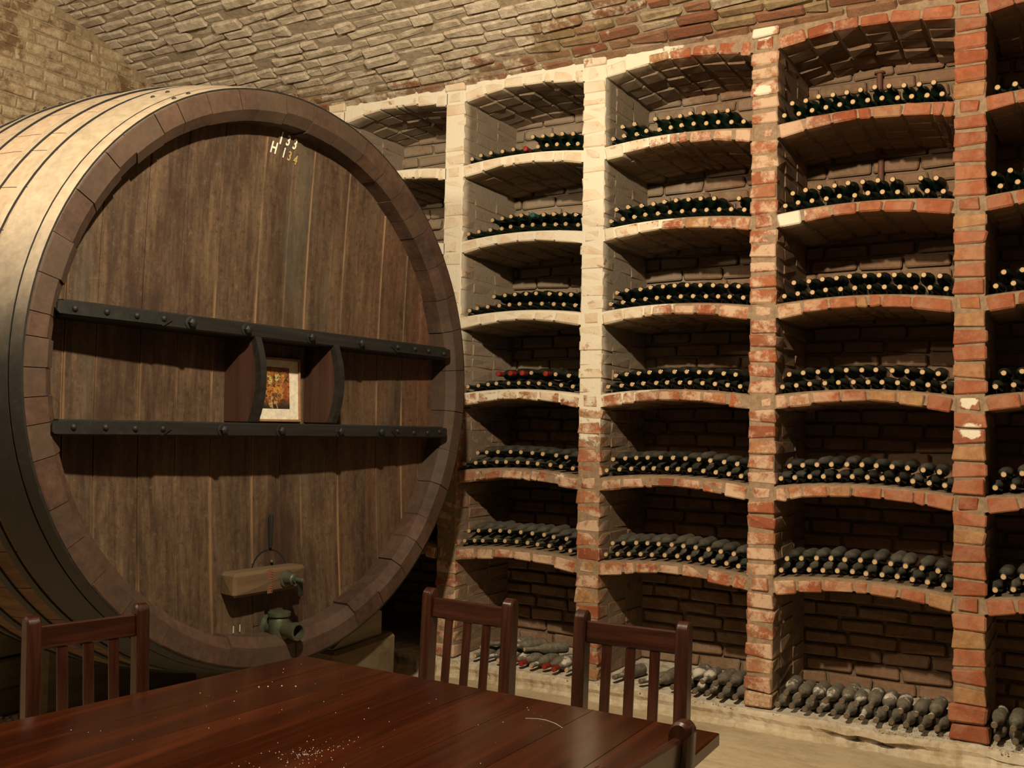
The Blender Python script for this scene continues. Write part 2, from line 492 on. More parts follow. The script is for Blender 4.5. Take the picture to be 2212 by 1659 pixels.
# barrel vault, axis along X
YC, RV = -2.9, 6.0
ZC = 4.533 - RV
def vault_pt(phi, r=RV): return YC + r * sin(phi), ZC + r * cos(phi)
ceil_b = MB()
ph = lin(-.84, math.asin((.03 - YC) / RV), 40)
xs = (-5.7, -3, -1, 1, 3.5)
vs = []
for p in ph:
    y, z = vault_pt(p, RV + .012)
    vs += [(x, y, z) for x in xs]
nx = len(xs)
ceil_b.add(vs, [(j * nx + i, j * nx + i + 1, (j + 1) * nx + i + 1, (j + 1) * nx + i) for j in range(len(ph) - 1) for i in range(nx - 1)])
ceiling = tag(ceil_b.build('ceiling', VMORTAR, None, True), 'shallow brick vault, limewashed at the cask end', kind='structure')
VB = brick_variant('vault_brick', VAULT_O, (.245, .066, .07), .012, .009, 14)
cand = []
rows = 46
phi0 = math.asin((.02 - YC) / RV)
for r in range(rows):
    phi = phi0 - (r + .35) * .0765 / RV
    off = (r % 2) * .13 + U(-.03, .03)
    x = -5.55 + off
    while x < 3.3:
        ln = U(.21, .265) if R_() > .22 else U(.11, .15)
        y, z = vault_pt(phi, RV + .041 - U(0, .014) - (.010 if R_() < .10 else 0))
        cand.append((x + ln / 2, y, z, phi, ln))
        x += ln + U(.002, .012)
def show(p, area):
    q = px(p)
    if not q or not (-40 < q[0] < 2252 and -40 < q[1] < 1700): return 0
    d = (Vector(p) - CAM).length
    return area / d ** 2
def vault_show(c):
    s = show(c[:3], c[4])
    nrm = Vector((0, -sin(c[3]), -cos(c[3])))
    return s * max(0, nrm.dot((CAM - Vector(c[:3])).normalized()))
sc = sorted(cand, key=vault_show, reverse=True)
rest = MB()
for i, c in enumerate(sc):
    phi = c[3]
    rot = Euler((-phi - .05 + U(-.06, .05), U(-.014, .014), U(-.02, .02)))
    # local axes: x along the vault, y along the arc, z outwards
    if i < 300: place(VB, ceiling, c[:3], rot, (c[4] / .245, U(.92, 1.05), 1))
    elif c[0] < 1.6: rest.box(c[:3], (c[4], .067 * U(.92, 1.05), .07), rot.to_matrix(), .009, .007, tint=R_())
tag(rest.build('vault_bricks', VAULT_A, ceiling), kind='stuff')
# end wall behind the cask
XE = -5.4
eb = MB()
eb.box((XE - .16, -3.2, 2.2), (.30, 8.4, 4.9), None, .01)
wall_back = tag(eb.build('wall_back', EMORTAR), 'limewashed brick end wall behind the cask', kind='structure')
EB = brick_variant('end_brick', END_O, (.07, .245, .066), .008, .006, 8)
ec = []
for r in range(59):
    z = .037 + r * .077
    y = -7.15 + (r % 2) * .13
    while y < .7:
        ln = U(.21, .26) if R_() > .25 else U(.11, .14)
        yy = y + ln / 2
        if z < ZC + sqrt(RV ** 2 - (yy - YC) ** 2) - .03: ec.append((XE - .038 + U(0, .012), yy, z, ln))
        y += ln + U(.008, .016)
def end_vis(c):
    q = px(c[:3])
    if not q or not (-30 < q[0] < 360 and -30 < q[1] < 275): return 0
    return c[3] / q[2] ** 2
es = sorted(ec, key=end_vis, reverse=True)
er = MB()
for i, c in enumerate(es):
    if i < 300 and end_vis(c) > 0: place(EB, wall_back, c[:3], Euler((U(-.015, .015), 0, 0)), (1, c[3] / .245, U(.93, 1.04)))
    else: er.box(c[:3], (.07, c[3], .066), None, .008, .006, tint=R_())
tag(er.build('end_wall_bricks', END_A, wall_back), kind='stuff')
def slab(name, c, size, label):
    b = MB()
    b.box(c, size, None, .01)
    return tag(b.build(name, DARKWALL), label, kind='structure')
b = MB()
b.box((-1.0, .86, 1.95), (9.2, .14, 4.0), None, .01)
b.box((-4.78, .43, 1.95), (1.28, .84, 4.0), None, .01)
b.box((2.28, .43, 1.95), (2.30, .84, 4.0), None, .01)
tag(b.build('wall_right', VMORTAR), 'cellar wall behind and beside the brick rack', kind='structure')
slab('wall_left', (-1.0, -7.27, 1.6), (9.2, .14, 3.6), 'cellar wall behind the viewer')
slab('wall_front', (3.45, -3.2, 2.2), (.14, 8.4, 4.9), 'cellar wall at the near end of the vault')

# ------------------------------------------------------------------ the brick wine rack
rack = tag(empty('wine_rack', (-1.0, .35, 0)), 'tall brick wine rack of arched niches built along the cellar wall', 'wine rack')
ROFF = Vector((-1.0, .35, 0))
ZK = [3.705 - k * H for k in range(7)]
PX = [-4.04, -3.05, -2.047, -1.015, .014, 1.04]
PW = .146
DEP = .70
def local(p): return Vector(p) - ROFF
bricks = []      # (score, parent, loc, rot, size)
pier_size = (.146, .145, .069)
PB = brick_variant('pier_brick', BRICK_O, pier_size, .007, .007, 12)
side_stuff = {}
def course(pier, xc, z, hgt, narrow=False, jut=0.0, wide=1.0):
    wdt = PW * wide * U(.96, 1.03)
    if narrow: wdt = .088
    jy = .0018 if xc < -1.5 else .006
    loc = (xc + U(-.004, .004), .068 + U(-jy, jy) - jut, z)
    bricks.append((show(loc, .01), pier, loc, Euler((U(-.01, .01), U(-.022, .022), U(-.02, .02))), (wdt / .146, 1, hgt / .069)))
    y = .15
    for ln in (.26, .26):
        side_stuff[pier].box(local((xc, y + ln / 2, z)), (PW * U(.96, 1.02), ln - .008, hgt), None, .008, .006, tint=R_())
        y += ln + .004
piers = []
for i, xc in enumerate(PX):
    b = MB()
    jd = (-.003, -.003, -.002, .004, .008, .008)[i]
    b.box(local((xc, (jd + DEP) / 2, (3.79 + ZL) / 2)), (PW - .006, DEP - jd, 3.79 - ZL), None, .004)
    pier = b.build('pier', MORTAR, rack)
    side_stuff[pier] = MB()
    piers.append(pier)
    ztop = 3.705
    for k in range(7):
        course(pier, xc, ZK[k], .062, narrow=True)
        nb = 5 if k < 6 else 7
        top = ZK[k] - .039
        bot = (ZK[k + 1] + .039) if k < 6 else ZL
        pitch = (top - bot) / nb
        for j in range(nb):
            base = k == 6 and j >= nb - 2
            course(pier, xc, top - (j + .5) * pitch, pitch - U(.012, .018), jut=.02 if base and i >= 3 else 0, wide=1.16 if base and i >= 4 else 1.0)
    course(pier, xc, 3.705 + .068, .058, jut=.012)
for pier, b in side_stuff.items():
    tag(b.build('side_bricks', BRICK_A, pier), kind='stuff')
# arched shelves
def extr(t, k): return ZK[k] + .030 + .030 * (1 - t * t)
def intr(t, k): return ZK[k] - .050 + .054 * (1 - t * t)
AB = brick_variant('arch_brick', BRICK_O, (.14, .14, .07), .007, .005, 9)
for c in range(5):
    xa, xb = PX[c] + PW / 2 - .012, PX[c + 1] - PW / 2 + .012
    xm, hw = (xa + xb) / 2, (xb - xa) / 2
    for k in range(7):
        b = MB()
        jf = (-.003, -.001, .002, .006, .007)[c]
        n = 14
        vs = []
        for i in range(n + 1):
            t = -1 + 2 * i / n
            x = xm + hw * t
            e, q = extr(t, k) + .006, intr(t, k) + .010
            vs += [local((x, jf, q)), local((x, jf, e - .004)), local((x, .03, e + .004)), local((x, DEP, e + .004)), local((x, DEP, q))]
        fs = []
        for i in range(n):
            for j in range(5):
                j2 = (j + 1) % 5
                fs.append((i * 5 + j, (i + 1) * 5 + j, (i + 1) * 5 + j2, i * 5 + j2))
        fs += [(4, 3, 2, 1, 0), tuple(n * 5 + j for j in range(5))]
        b.add(vs, fs)
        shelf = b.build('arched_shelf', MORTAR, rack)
        st = MB()
        widths = []
        tot = 2 * hw - .02
        x = 0
        while tot - x > .02:
            wd = U(.125, .155) if R_() > .16 else U(.05, .08)
            if tot - x - wd < .05: wd = tot - x
            widths.append((x, wd))
            x += wd
        for (x0, wd) in widths:
            xc = xa + .01 + x0 + wd / 2
            t = (xc - xm) / hw
            zc = (extr(t, k) + intr(t, k)) / 2
            hgt = extr(t, k) - intr(t, k) - .002
            sl = -2 * t / hw * .042
            rot = Euler((0, -math.atan(sl) + U(-.015, .015), U(-.012, .012)))
            jy = .002 if c < 2 else .006
            loc = (xc, .066 + U(-jy, jy), zc + U(-.003, .003))
            bricks.append((show(loc, wd * hgt) if True else 0, shelf, loc, rot, ((wd - U(.008, .014)) / .14, 1, hgt / .07), 'a'))
            rm = rot.to_matrix()
            for yy in (.21, .355, .50, .635):
                jz = .008 if k == 0 else .004
                st.box(local((xc + U(-.01, .01), yy, zc + U(-jz, jz) - .002)), (wd - .008, .138, hgt * .98), rm, .009 if False else .012, .004, tint=R_())
        tag(st.build('soffit_bricks', BRICK_A, shelf), kind='stuff')
bricks.sort(key=lambda b: -b[0])
for i, b in enumerate(bricks):
    if i < 298: place(AB if len(b) > 5 else PB, b[1], local(b[2]), b[3], b[4])
leftover = MB()
for b in bricks[298:]:
    sz = (.14, .14, .07) if len(b) > 5 else pier_size
    leftover.box(local(b[2]), tuple(s * q for s, q in zip(sz, b[4])), b[3].to_matrix(), .007, .005, tint=R_())
tag(leftover.build('face_bricks', BRICK_A, rack), kind='stuff')
# the filling between the top arches and the vault
b = MB()
n = 130
vs = []
for i in range(n + 1):
    x = -4.11 + 5.2 * i / n
    zt = 3.775 + .022 * abs(sin((x + 4.04) * pi / W)) + .006 * (hsh(x) - .5)
    vs += [local((x, .004 + .006 * hsh(x, 3), 3.725)), local((x, .004 + .006 * hsh(x, 4), zt)), local((x, .3, zt + .03)), local((x, .3, 3.725))]
b.add(vs, [(i * 4 + j, (i + 1) * 4 + j, (i + 1) * 4 + (j + 1) % 4, i * 4 + (j + 1) % 4) for i in range(n) for j in range(4)])
b.build('top_filling', MORTAR, rack)
# back wall of the niches
b = MB()
b.box(local((-1.5, DEP + .05, (ZL + 3.78) / 2)), (5.3, .08, 3.78 - ZL), None, .004)
back = b.build('back_panel', MORTAR, rack)
bb = MB()
for r in range(46):
    z = ZL + .04 + r * .081
    if z > 3.76: break
    x = -4.1 + (r % 2) * .13
    while x < 1.05:
        ln = U(.22, .265)
        bb.box(local((x + ln / 2, DEP + .012 - U(0, .008), z)), (ln, .06, .067), None, .009, .006, tint=R_())
        x += ln + U(.010, .018)
tag(bb.build('back_bricks', BRICK_A, back), kind='stuff')
# rusty uprights standing in some niches against the back wall
for (x, k) in ((-2.26, 0), (-2.27, 1), (-.53, 0), (-.52, 1), (-1.22, 0)):
    b = MB()
    b.lathe([(.017, 0), (.017, .40)], 10, Matrix.Translation(local((x, DEP - .035, ZK[k + 1] + .055))))
    b.lathe([(.030, .40), (.030, .412)], 10, Matrix.Translation(local((x, DEP - .035, ZK[k + 1] + .055))))
    tag(b.build('upright_pipe', RUST, rack, True), 'rust-red upright pipe')

# ------------------------------------------------------------------ the great cask
CX, CY, ZCC, R0 = -2.646, -1.884, 1.779, 1.298
LEN, BUL = 1.72, .105
cask = tag(empty('wine_cask', (CX, CY, 0), radians(-4)), 'huge old oak wine cask with a dark planked head, iron hoops and a bronze tap', 'cask')
def prof(s): return R0 + BUL * (1 - ((s - LEN / 2) / (LEN / 2)) ** 2)
def cl(d, u, v): return Vector((-d, u, ZCC + v))     # depth behind the rim plane, sideways, up
JOINTS = sorted([128.1, 135.9, 140.9, 149.7, 158.2, 165.3, 171.7, 175.7, -179.3, -174.5, -170.0, -164.2, -155.8, -148.6, -140.8, -132.6, -122, -112.6, -105.9, -97.7, -87.9, -78, -69, -60, -50.6, -42.7, -35.7, -26, -16.5, -6, 4.8, 15.3, 24, 33, 42.7, 48.3, 55, 62.2, 70, 79, 87, 94.6, 102.6, 107.1, 115.2, 122.5])
SS = [.004, .03, .08, .16, .26, .38, .52, .68, .86, 1.04, 1.2, 1.36, 1.5, 1.62, 1.72]
for i, a0 in enumerate(JOINTS):
    a1 = JOINTS[(i + 1) % len(JOINTS)]
    if a1 < a0: a1 += 360
    a0_, a1_ = radians(a0 + .07), radians(a1 - .07)
    fj = U(-.003, .004); ij = U(-.006, .006)
    sec = [(s, prof(s), 1) for s in SS]
    sec += [(LEN, prof(LEN) - .12, 1), (1.2, prof(1.2) - .12, 0), (.5, prof(.5) - .12, 0), (.14, R0 - .122 + ij, 0), (.040, R0 - .122 + ij, 0), (fj, R0 - .080 + ij, 0), (fj, R0 - .005, 0)]
    ns = len(sec)
    nd = 3
    vs = []
    for d in range(nd + 1):
        a = a0_ + (a1_ - a0_) * d / nd
        for s, r, _ in sec: vs.append(cl(s, r * cos(a), r * sin(a)))
    b = MB()
    for d in range(nd):
        for j in range(ns):
            j2 = (j + 1) % ns
            b.add([], [], 0)
            out = j < len(SS) - 1
            b.f.append((d * ns + j, d * ns + j2, (d + 1) * ns + j2, (d + 1) * ns + j))
            b.mi.append(1 if out else 0)
    b.f.append(tuple(range(ns - 1, -1, -1))); b.mi.append(0)
    b.f.append(tuple(nd * ns + j for j in range(ns))); b.mi.append(0)
    b.v = vs
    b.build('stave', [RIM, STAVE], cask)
def hoop(s0, s1, th=.008):
    b = MB()
    seg = 120
    sec = [(s0, -.004), (s0, th), ((s0 + s1) / 2, th + .001), (s1, th), (s1, -.004)]
    vs = []
    for k in range(seg):
        a = 2 * pi * k / seg
        for s, e in sec:
            r = prof(s) + e
            vs.append(cl(s, r * cos(a), r * sin(a)))
    m_ = len(sec)
    for k in range(seg):
        k2 = (k + 1) % seg
        for j in range(m_):
            b.f.append((k * m_ + j, k * m_ + (j + 1) % m_, k2 * m_ + (j + 1) % m_, k2 * m_ + j)); b.mi.append(0 if j in (1, 2) else 1)  # edge faces take the dark iron to draw the hoop shadow lines
    b.v = vs
    h = b.build('hoop', [HOOP, IRON], cask, True)
    if s1 - s0 > .05:
        for a in (118, 121.5, 96):
            r = prof((s0 + s1) / 2) + th
            q = cl((s0 + s1) / 2, r * cos(radians(a)), r * sin(radians(a)))
            rb = MB()
            rb.lathe([(.010, 0), (.009, .004), (.004, .007)], 8, at(q, (0, cos(radians(a)), sin(radians(a)))))
            rb.build('rivet', IRON, h, True)
    return h
for s0, s1 in ((.006, .062), (.070, .240), (.262, .300), (.405, .450), (.645, .70), (.865, .915), (1.05, 1.10), (1.30, 1.34), (1.46, 1.50), (1.66, 1.71)): hoop(s0, s1)
# head of upright planks, dished inwards
RI = 1.186
def dish(u, v): return .195 - .060 * (min(1.0, (u * u + v * v) / (1.18 ** 2)))
SEAMS = [-1.185, -1.06, -.918, -.707, -.52, -.328, -.088, .085, .221, .47, .743, .93, 1.06, 1.185]
for u0, u1 in zip(SEAMS, SEAMS[1:]):
    b = MB()
    off = U(-.003, .003)
    us = [u0 + .0010, u0 + .0035] + lin(u0 + .012, u1 - .012, 3) + [u1 - .0035, u1 - .0010]
    nv = 26
    vs = []
    for back in (0, 1):
        for i, u in enumerate(us):
            vm = sqrt(max(RI ** 2 - u * u, .0016))
            for j in range(nv + 1):
                v = vm * (-1 + 2 * j / nv)
                e = .004 if i in (0, len(us) - 1) else 0
                vs.append(cl(dish(u, v) + off + e + back * .045, u, v))
    b.tint = [1.0 if i in (0, 1, len(us) - 2, len(us) - 1) else 0.0 for _k in (0, 1) for i in range(len(us)) for j in range(nv + 1)]
    nu = len(us)
    st = nv + 1
    half = nu * st
    for i in range(nu - 1):
        for j in range(nv):
            a = (i * st + j, (i + 1) * st + j, (i + 1) * st + j + 1, i * st + j + 1)
            b.f.append(a); b.f.append(tuple(half + q for q in a[::-1])); b.mi += [0, 0]
    for i in (0, nu - 1):
        for j in range(nv):
            b.f.append((i * st + j, i * st + j + 1, half + i * st + j + 1, half + i * st + j)); b.mi.append(0)
    b.v = vs
    b.build('head_plank', HEAD, cask)
# two cross bars, iron straps, bolts
def cross_bar(ul, ur, ztl, zbl, ztr, zbr, riv, bolts):
    b = MB()
    n = 24
    vs = []
    for i in range(n + 1):
        u = ul + (ur - ul) * i / n
        f = i / n
        zt, zb = ztl + (ztr - ztl) * f, zbl + (zbr - zbl) * f
        d = dish(u, (zt + zb) / 2) + .012
        e = .006
        vs += [cl(-.006 + e, u, zt), cl(d, u, zt), cl(d, u, zb), cl(-.006 + e, u, zb), cl(-.006, u, zb + e), cl(-.006, u, zt - e)]
    for i in range(n):
        for j in range(6):
            b.f.append((i * 6 + j, (i + 1) * 6 + j, (i + 1) * 6 + (j + 1) % 6, i * 6 + (j + 1) % 6)); b.mi.append(0)
    b.f += [(5, 4, 3, 2, 1, 0), tuple(n * 6 + j for j in range(6))]; b.mi += [0, 0]
    b.v = vs
    bar = b.build('cross_bar', BAR, cask)
    def zz(u):
        f = (u - ul) / (ur - ul)
        return (ztl + (ztr - ztl) * f + zbl + (zbr - zbl) * f) / 2, (ztl - zbl)
    for side in (0, 1):
        ue = ul - .028 if side == 0 else ur + .028
        ut = riv[3] + .045 if side == 0 else riv[4] - .045
        sg = 1 if side == 0 else -1
        hh = .024
        pts = [(ue, -hh + .008), (ue + sg * .01, -hh), (ut - sg * .055, -hh), (ut - sg * .05, -hh - .004), (ut - sg * .035, -hh + .002), (ut, 0), (ut - sg * .035, hh - .002), (ut - sg * .05, hh + .004), (ut - sg * .055, hh), (ue + sg * .01, hh), (ue, hh - .008)]
        if side: pts = pts[::-1]
        sb = MB()
        vs = [cl(-.013, u, zz(u)[0] + v) for u, v in pts] + [cl(-.004, u, zz(u)[0] + v) for u, v in pts]
        k = len(pts)
        sb.add(vs, [tuple(range(k)), tuple(range(2 * k - 1, k - 1, -1))] + [(j, k + j, k + (j + 1) % k, (j + 1) % k) for j in range(k)])
        sb.build('strap', IRON, bar)
    for u in riv:
        rb = MB()
        rb.lathe([(.013, -.002), (.012, .004), (.008, .009), (.003, .011)], 10, at(cl(-.013, u, zz(u)[0] + U(-.004, .004)), (1, 0, 0)))
        rb.build('rivet', IRON, bar, True)
    for u in bolts:
        rb = MB()
        mm = at(cl(-.006, u, zz(u)[0] - .002), (1, 0, 0))
        rb.lathe([(.027, -.002), (.027, .004), (.022, .006)], 12, mm)
        rb.lathe([(.019, .005), (.019, .022), (.012, .028), (.004, .030)], 6, mm)
        rb.build('bolt', IRON, bar, True)
cross_bar(-1.162, 1.115, .241, .180, .225, .158, [-1.122, -.991, -.86, -.736, .695, .837, .951, 1.085], [-.602, -.308, .076, .414])
cross_bar(-1.165, 1.10, -.199, -.258, -.214, -.277, [-1.111, -.98, -.851, -.724, .71, .841, .958, 1.059], [-.422, -.095, .283, .577])
# the two bowed uprights of the little shelf
for uc in (-.237, .253):
    b = MB()
    n = 10
    zb_, zt_ = -.200, .178
    th = .017
    for back, col in ((0, 0),):
        vs = []
        for i in range(n + 1):
            f = i / n
            v = zb_ + (zt_ - zb_) * f
            fr = -.004 - .045 * (1 - (2 * f - 1) ** 2)
            bk = dish(uc, v) + .01
            vs += [cl(fr, uc - th, v), cl(fr, uc + th, v), cl(fr + .035, uc + th, v), cl(bk, uc + th, v), cl(bk, uc - th, v), cl(fr + .035, uc - th, v)]
        for i in range(n):
            for j in range(6):
                b.f.append((i * 6 + j, i * 6 + (j + 1) % 6, (i + 1) * 6 + (j + 1) % 6, (i + 1) * 6 + j))
                b.mi.append(1 if j in (0, 1, 5) else 0)
        b.f += [(5, 4, 3, 2, 1, 0), tuple(n * 6 + j for j in range(6))]; b.mi += [0, 0]
        b.v = vs
    b.build('shelf_upright', [DIV, BAR], cask)
# hatch: round-topped door, its wooden bar, screw and strap
def hpoly(k=12):
    pts = [(-.092, -1.135), (.112, -1.135), (.114, -.93)]
    pts += [(.011 + .104 * cos(a), -.91 + .105 * sin(a)) for a in lin(0.1, pi - .1, k)]
    return pts + [(-.093, -.93)]
pts = hpoly()
b = MB()
k = len(pts)
vs = [cl(dish(u, v) - .006, u, v) for u, v in pts] + [cl(dish(u, v) + .02, u, v) for u, v in pts]
b.add(vs, [tuple(range(k)), tuple(range(2 * k - 1, k - 1, -1))] + [(j, k + j, k + (j + 1) % k, (j + 1) % k) for j in range(k)])
hatch = b.build('hatch', HEAD, cask)
b = MB()
arc = [(.011 + .112 * cos(a), -.91 + .114 * sin(a)) for a in lin(-.15, pi + .15, 18)]
arc2 = [(.011 + .104 * cos(a), -.91 + .105 * sin(a)) for a in lin(-.15, pi + .15, 18)]
vs = [cl(dish(u, v) - .004, u, v) for u, v in arc] + [cl(dish(u, v) - .004, u, v) for u, v in arc2]
vs += [cl(dish(u, v) + .01, u, v) for u, v in arc] + [cl(dish(u, v) + .01, u, v) for u, v in arc2]
q = len(arc)
b.add(vs, [(j, j + 1, q + j + 1, q + j) for j in range(q - 1)] + [(j + 1, j, 2 * q + j, 2 * q + j + 1) for j in range(q - 1)] + [(q + j, q + j + 1, 3 * q + j + 1, 3 * q + j) for j in range(q - 1)])
b.build('dark_gap', DARKHOLE, hatch)  # dark strip standing in for the shaded gap round the hatch
b = MB()
b.lathe([(.010, 0), (.009, .006), (.004, .010)], 10, at(cl(.153, .022, -.855), (1, 0, 0)))
b.build('nail', BRONZE, hatch, True)
b = MB()
vs, fs = chamfer_box((.10, .415, .105), .014, .008)
b.add([cl(.105, -.066, -.925) + Vector(v) for v in vs], fs)
hbar = b.build('hatch_bar', BLOCKW, cask)
b = MB()
b.box(cl(.053, -.075, -.925), (.004, .030, .108), None, .001)
st_ = b.build('strap', RUST, hbar)
for j in range(9):
    b = MB()
    b.lathe([(.0055, 0), (.004, .004)], 6, at(cl(.051, -.068, -.965 + j * .0105), (1, 0, 0)))
    b.build('nail', RUST, hbar, True)
b = MB()
mm = at(cl(.056, .022, -.922), (1, 0, 0))
b.lathe([(.040, 0), (.040, .008), (.030, .012), (.026, .055), (.020, .060)], 18, mm)
b.lathe([(.020, .055), (.019, .075)], 12, mm)
b.lathe([(.011, .07), (.012, .112), (.009, .118)], 10, mm)
b.build('screw', BRONZE, hbar, True)
b = MB()
b.box(cl(-.026, .035, -.955), (.012, .030, .085), Euler((.12, 0, 0)).to_matrix(), .004)
b.build('wing_handle', IRON, hbar)
b = MB()
b.lathe([(.008, 0), (.010, .06), (.012, .14), (.009, .155)], 8, Matrix.Translation(cl(.158, .016, -.79)))
b.build('iron_peg', IRON, cask, True)
# bronze tap
b = MB()
mm = at(cl(.150, -.005, -1.148), (1, 0, 0))
b.lathe([(.062, -.02), (.062, .010), (.050, .016), (.034, .024), (.032, .17)], 20, mm)
tap = b.build('tap', BRONZE, cask, True)
b = MB()
b.lathe([(.032, .10), (.034, .16), (.041, .20), (.041, .215), (.030, .215), (.029, .15), (.029, .14)], 20, mm, caps=False)
b.build('spout', BRONZE, tap, True)
b = MB()
b.lathe([(.0295, .150), (.0285, .152)], 16, mm)
b.build('bore', DARKHOLE, tap, True)
b = MB()
b.lathe([(.036, -.085), (.040, -.05), (.046, -.01), (.046, .045), (.040, .055), (.052, .060), (.052, .076), (.040, .080)], 20, Matrix.Translation(cl(.06, -.007, -1.15)))
b.build('plug', BRONZE, tap, True)
# stencilled marks 133 / H134
def glyph(txt, d, u, v, size, mat, sx=.8, lean=.0):
    cu = bpy.data.curves.new('mark', 'FONT')
    cu.body = txt
    cu.size = size
    cu.extrude = .0008
    cu.offset = size * .018
    cu.align_x = 'CENTER'
    cu.resolution_u = 3
    tmp = bpy.data.objects.new('mark', cu)
    COL.objects.link(tmp)
    dg = bpy.context.evaluated_depsgraph_get()
    me = bpy.data.meshes.new_from_object(tmp.evaluated_get(dg))
    bpy.data.objects.remove(tmp)
    # text x -> sideways (u), text y -> up (v), facing out along +x
    th = radians(-4)
    sl = -(2 * .060 / 1.18 ** 2) * sqrt(u * u + v * v)
    for p in me.vertices:
        x, y, z = p.co
        x *= sx
        uu = u + x * cos(th) - y * sin(th) + lean * y
        vv = v + x * sin(th) + y * cos(th)
        p.co = cl(dish(uu, vv) - .0055 - z, uu, vv)
    me.materials.clear()
    me.materials.append(mat)
    return put('painted_mark', me, cask)
for t, u, v, s, mt in (('1', -0.013, 1.112, .085, PAINTW), ('3', 0.033, 1.115, .070, PAINTW), ('3', 0.076, 1.108, .072, PAINTW), ('H', -0.052, 1.061, .076, PAINTW), ('1', 0.013, 1.055, .066, PAINTW), ('3', 0.049, 1.048, .064, PAINTY), ('4', 0.088, 1.038, .064, PAINTY)):
    glyph(t, 0, u, v, s, mt, .72, .14)
# straws, drips: two short pale splinters at the bottom of the head
for u in (-.215, -.178):
    b = MB()
    b.box(cl(.128, u, -1.13), (.004, .004, .032), None, .001)
    b.build('splinter', CRUMB, cask)

# framed print standing on the lower bar
fr = tag(empty('framed_picture', Matrix.Rotation(radians(-4), 4, 'Z') @ Vector((-.158, .050, 0)) + Vector((CX, CY, ZCC - .2012 + .001))), 'small framed print of warm brown figures standing on the cask shelf', 'picture')
fr.rotation_euler = (0, radians(-3.0), radians(-4))
FH, FWD = .305, .27
for (y, z, sy, sz) in ((0, .006, FWD, .012), (0, FH - .006, FWD, .012), (-FWD / 2 + .006, FH / 2, .012, FH - .024), (FWD / 2 - .006, FH / 2, .012, FH - .024)):
    b = MB()
    b.box((0, y, z), (.018, sy, sz), None, .002)
    b.build('frame_rail', FRAMEW, fr)
b = MB()
b.box((-.002, 0, FH / 2), (.006, FWD - .022, FH - .022), None, .001)
b.build('mount', MOUNT, fr)
b = MB()
b.box((0, 0, 0), (.002, .170, .195), None, .0005)
pr_ = b.build('print', PRINT, fr)
pr_.location = (.0025, -.02, FH / 2 + .008)

# supports of the cask
sup = tag(empty('cask_support', (-2.95, -1.15, 0)), 'pale stone block with a wooden wedge holding up the cask', 'support')
b = MB()
b.box((0, 0, .215), (.36, .50, .43), None, .02, .012)
b.build('stone_block', STONE, sup)
b = MB()
vs = [(-.15, -.24, .425), (.15, -.24, .425), (.15, .16, .425), (-.15, .16, .425), (-.15, -.24, .43), (.15, -.24, .43), (.15, .16, .56), (-.15, .16, .56), (-.15, .10, .585), (.15, .10, .585)]
b.add(vs, [(3, 2, 1, 0), (0, 1, 5, 4), (1, 2, 6, 9, 5), (2, 3, 7, 6), (3, 0, 4, 8, 7), (4, 5, 9, 8), (8, 9, 6, 7)])
b.build('wedge', OLDTIMBER, sup)
sup2 = tag(empty('cask_support', (-4.16, -1.72, 0)), 'heavy dark timber cradle under the back of the cask', 'support')
b = MB()
b.box((0, .1, .208), (.22, 1.0, .416), None, .015, .004)
b.build('beam', OLDTIMBER, sup2)
tim = tag(empty('timber_stack', (-4.55, -2.6, 0)), 'grey old timbers stacked in steps behind the cask', 'timber')
for (y1, z0, z1) in ((-1.62, 0, .14), (-1.66, .145, .30), (-1.80, .31, .475), (-1.965, .495, .588)):
    b = MB()
    y0 = -3.5
    b.box((.0, (y0 + y1) / 2 + 2.6, (z0 + z1) / 2), (.28, y1 - y0, z1 - z0), None, .012, .012)
    b.build('timber', OLDTIMBER, tim)
# pale mould on the floor in front of the timbers
b = MB()
for _ in range(420):
    x, y = -4.33 + U(-.07, .10), U(-3.3, -1.45)
    r = U(.006, .02)
    b.lathe([(r, -.004), (r * .9, r * .35), (r * .4, r * .7)], 6, Matrix.Translation((x, y, 0)))
tag(b.build('floor_mould', MOULD), 'pale mould tufts on the floor along the timber stack', 'mould', kind='stuff')
b = MB()
for _ in range(1100):
    x, y = U(-3.0, .3), U(-.07, .16)
    if any(abs(x - c) < .08 for c in PX): continue
    r = U(.0015, .006)
    b.lathe([(r, -.003), (r * .9, r * .3), (r * .4, r * .6)], 6, Matrix.Translation((x, y, ZL - .002)))
tag(b.build('ledge_mould', MOULD), 'pale mould crumbs on the ledge around the bottom bottles', 'mould', kind='stuff')

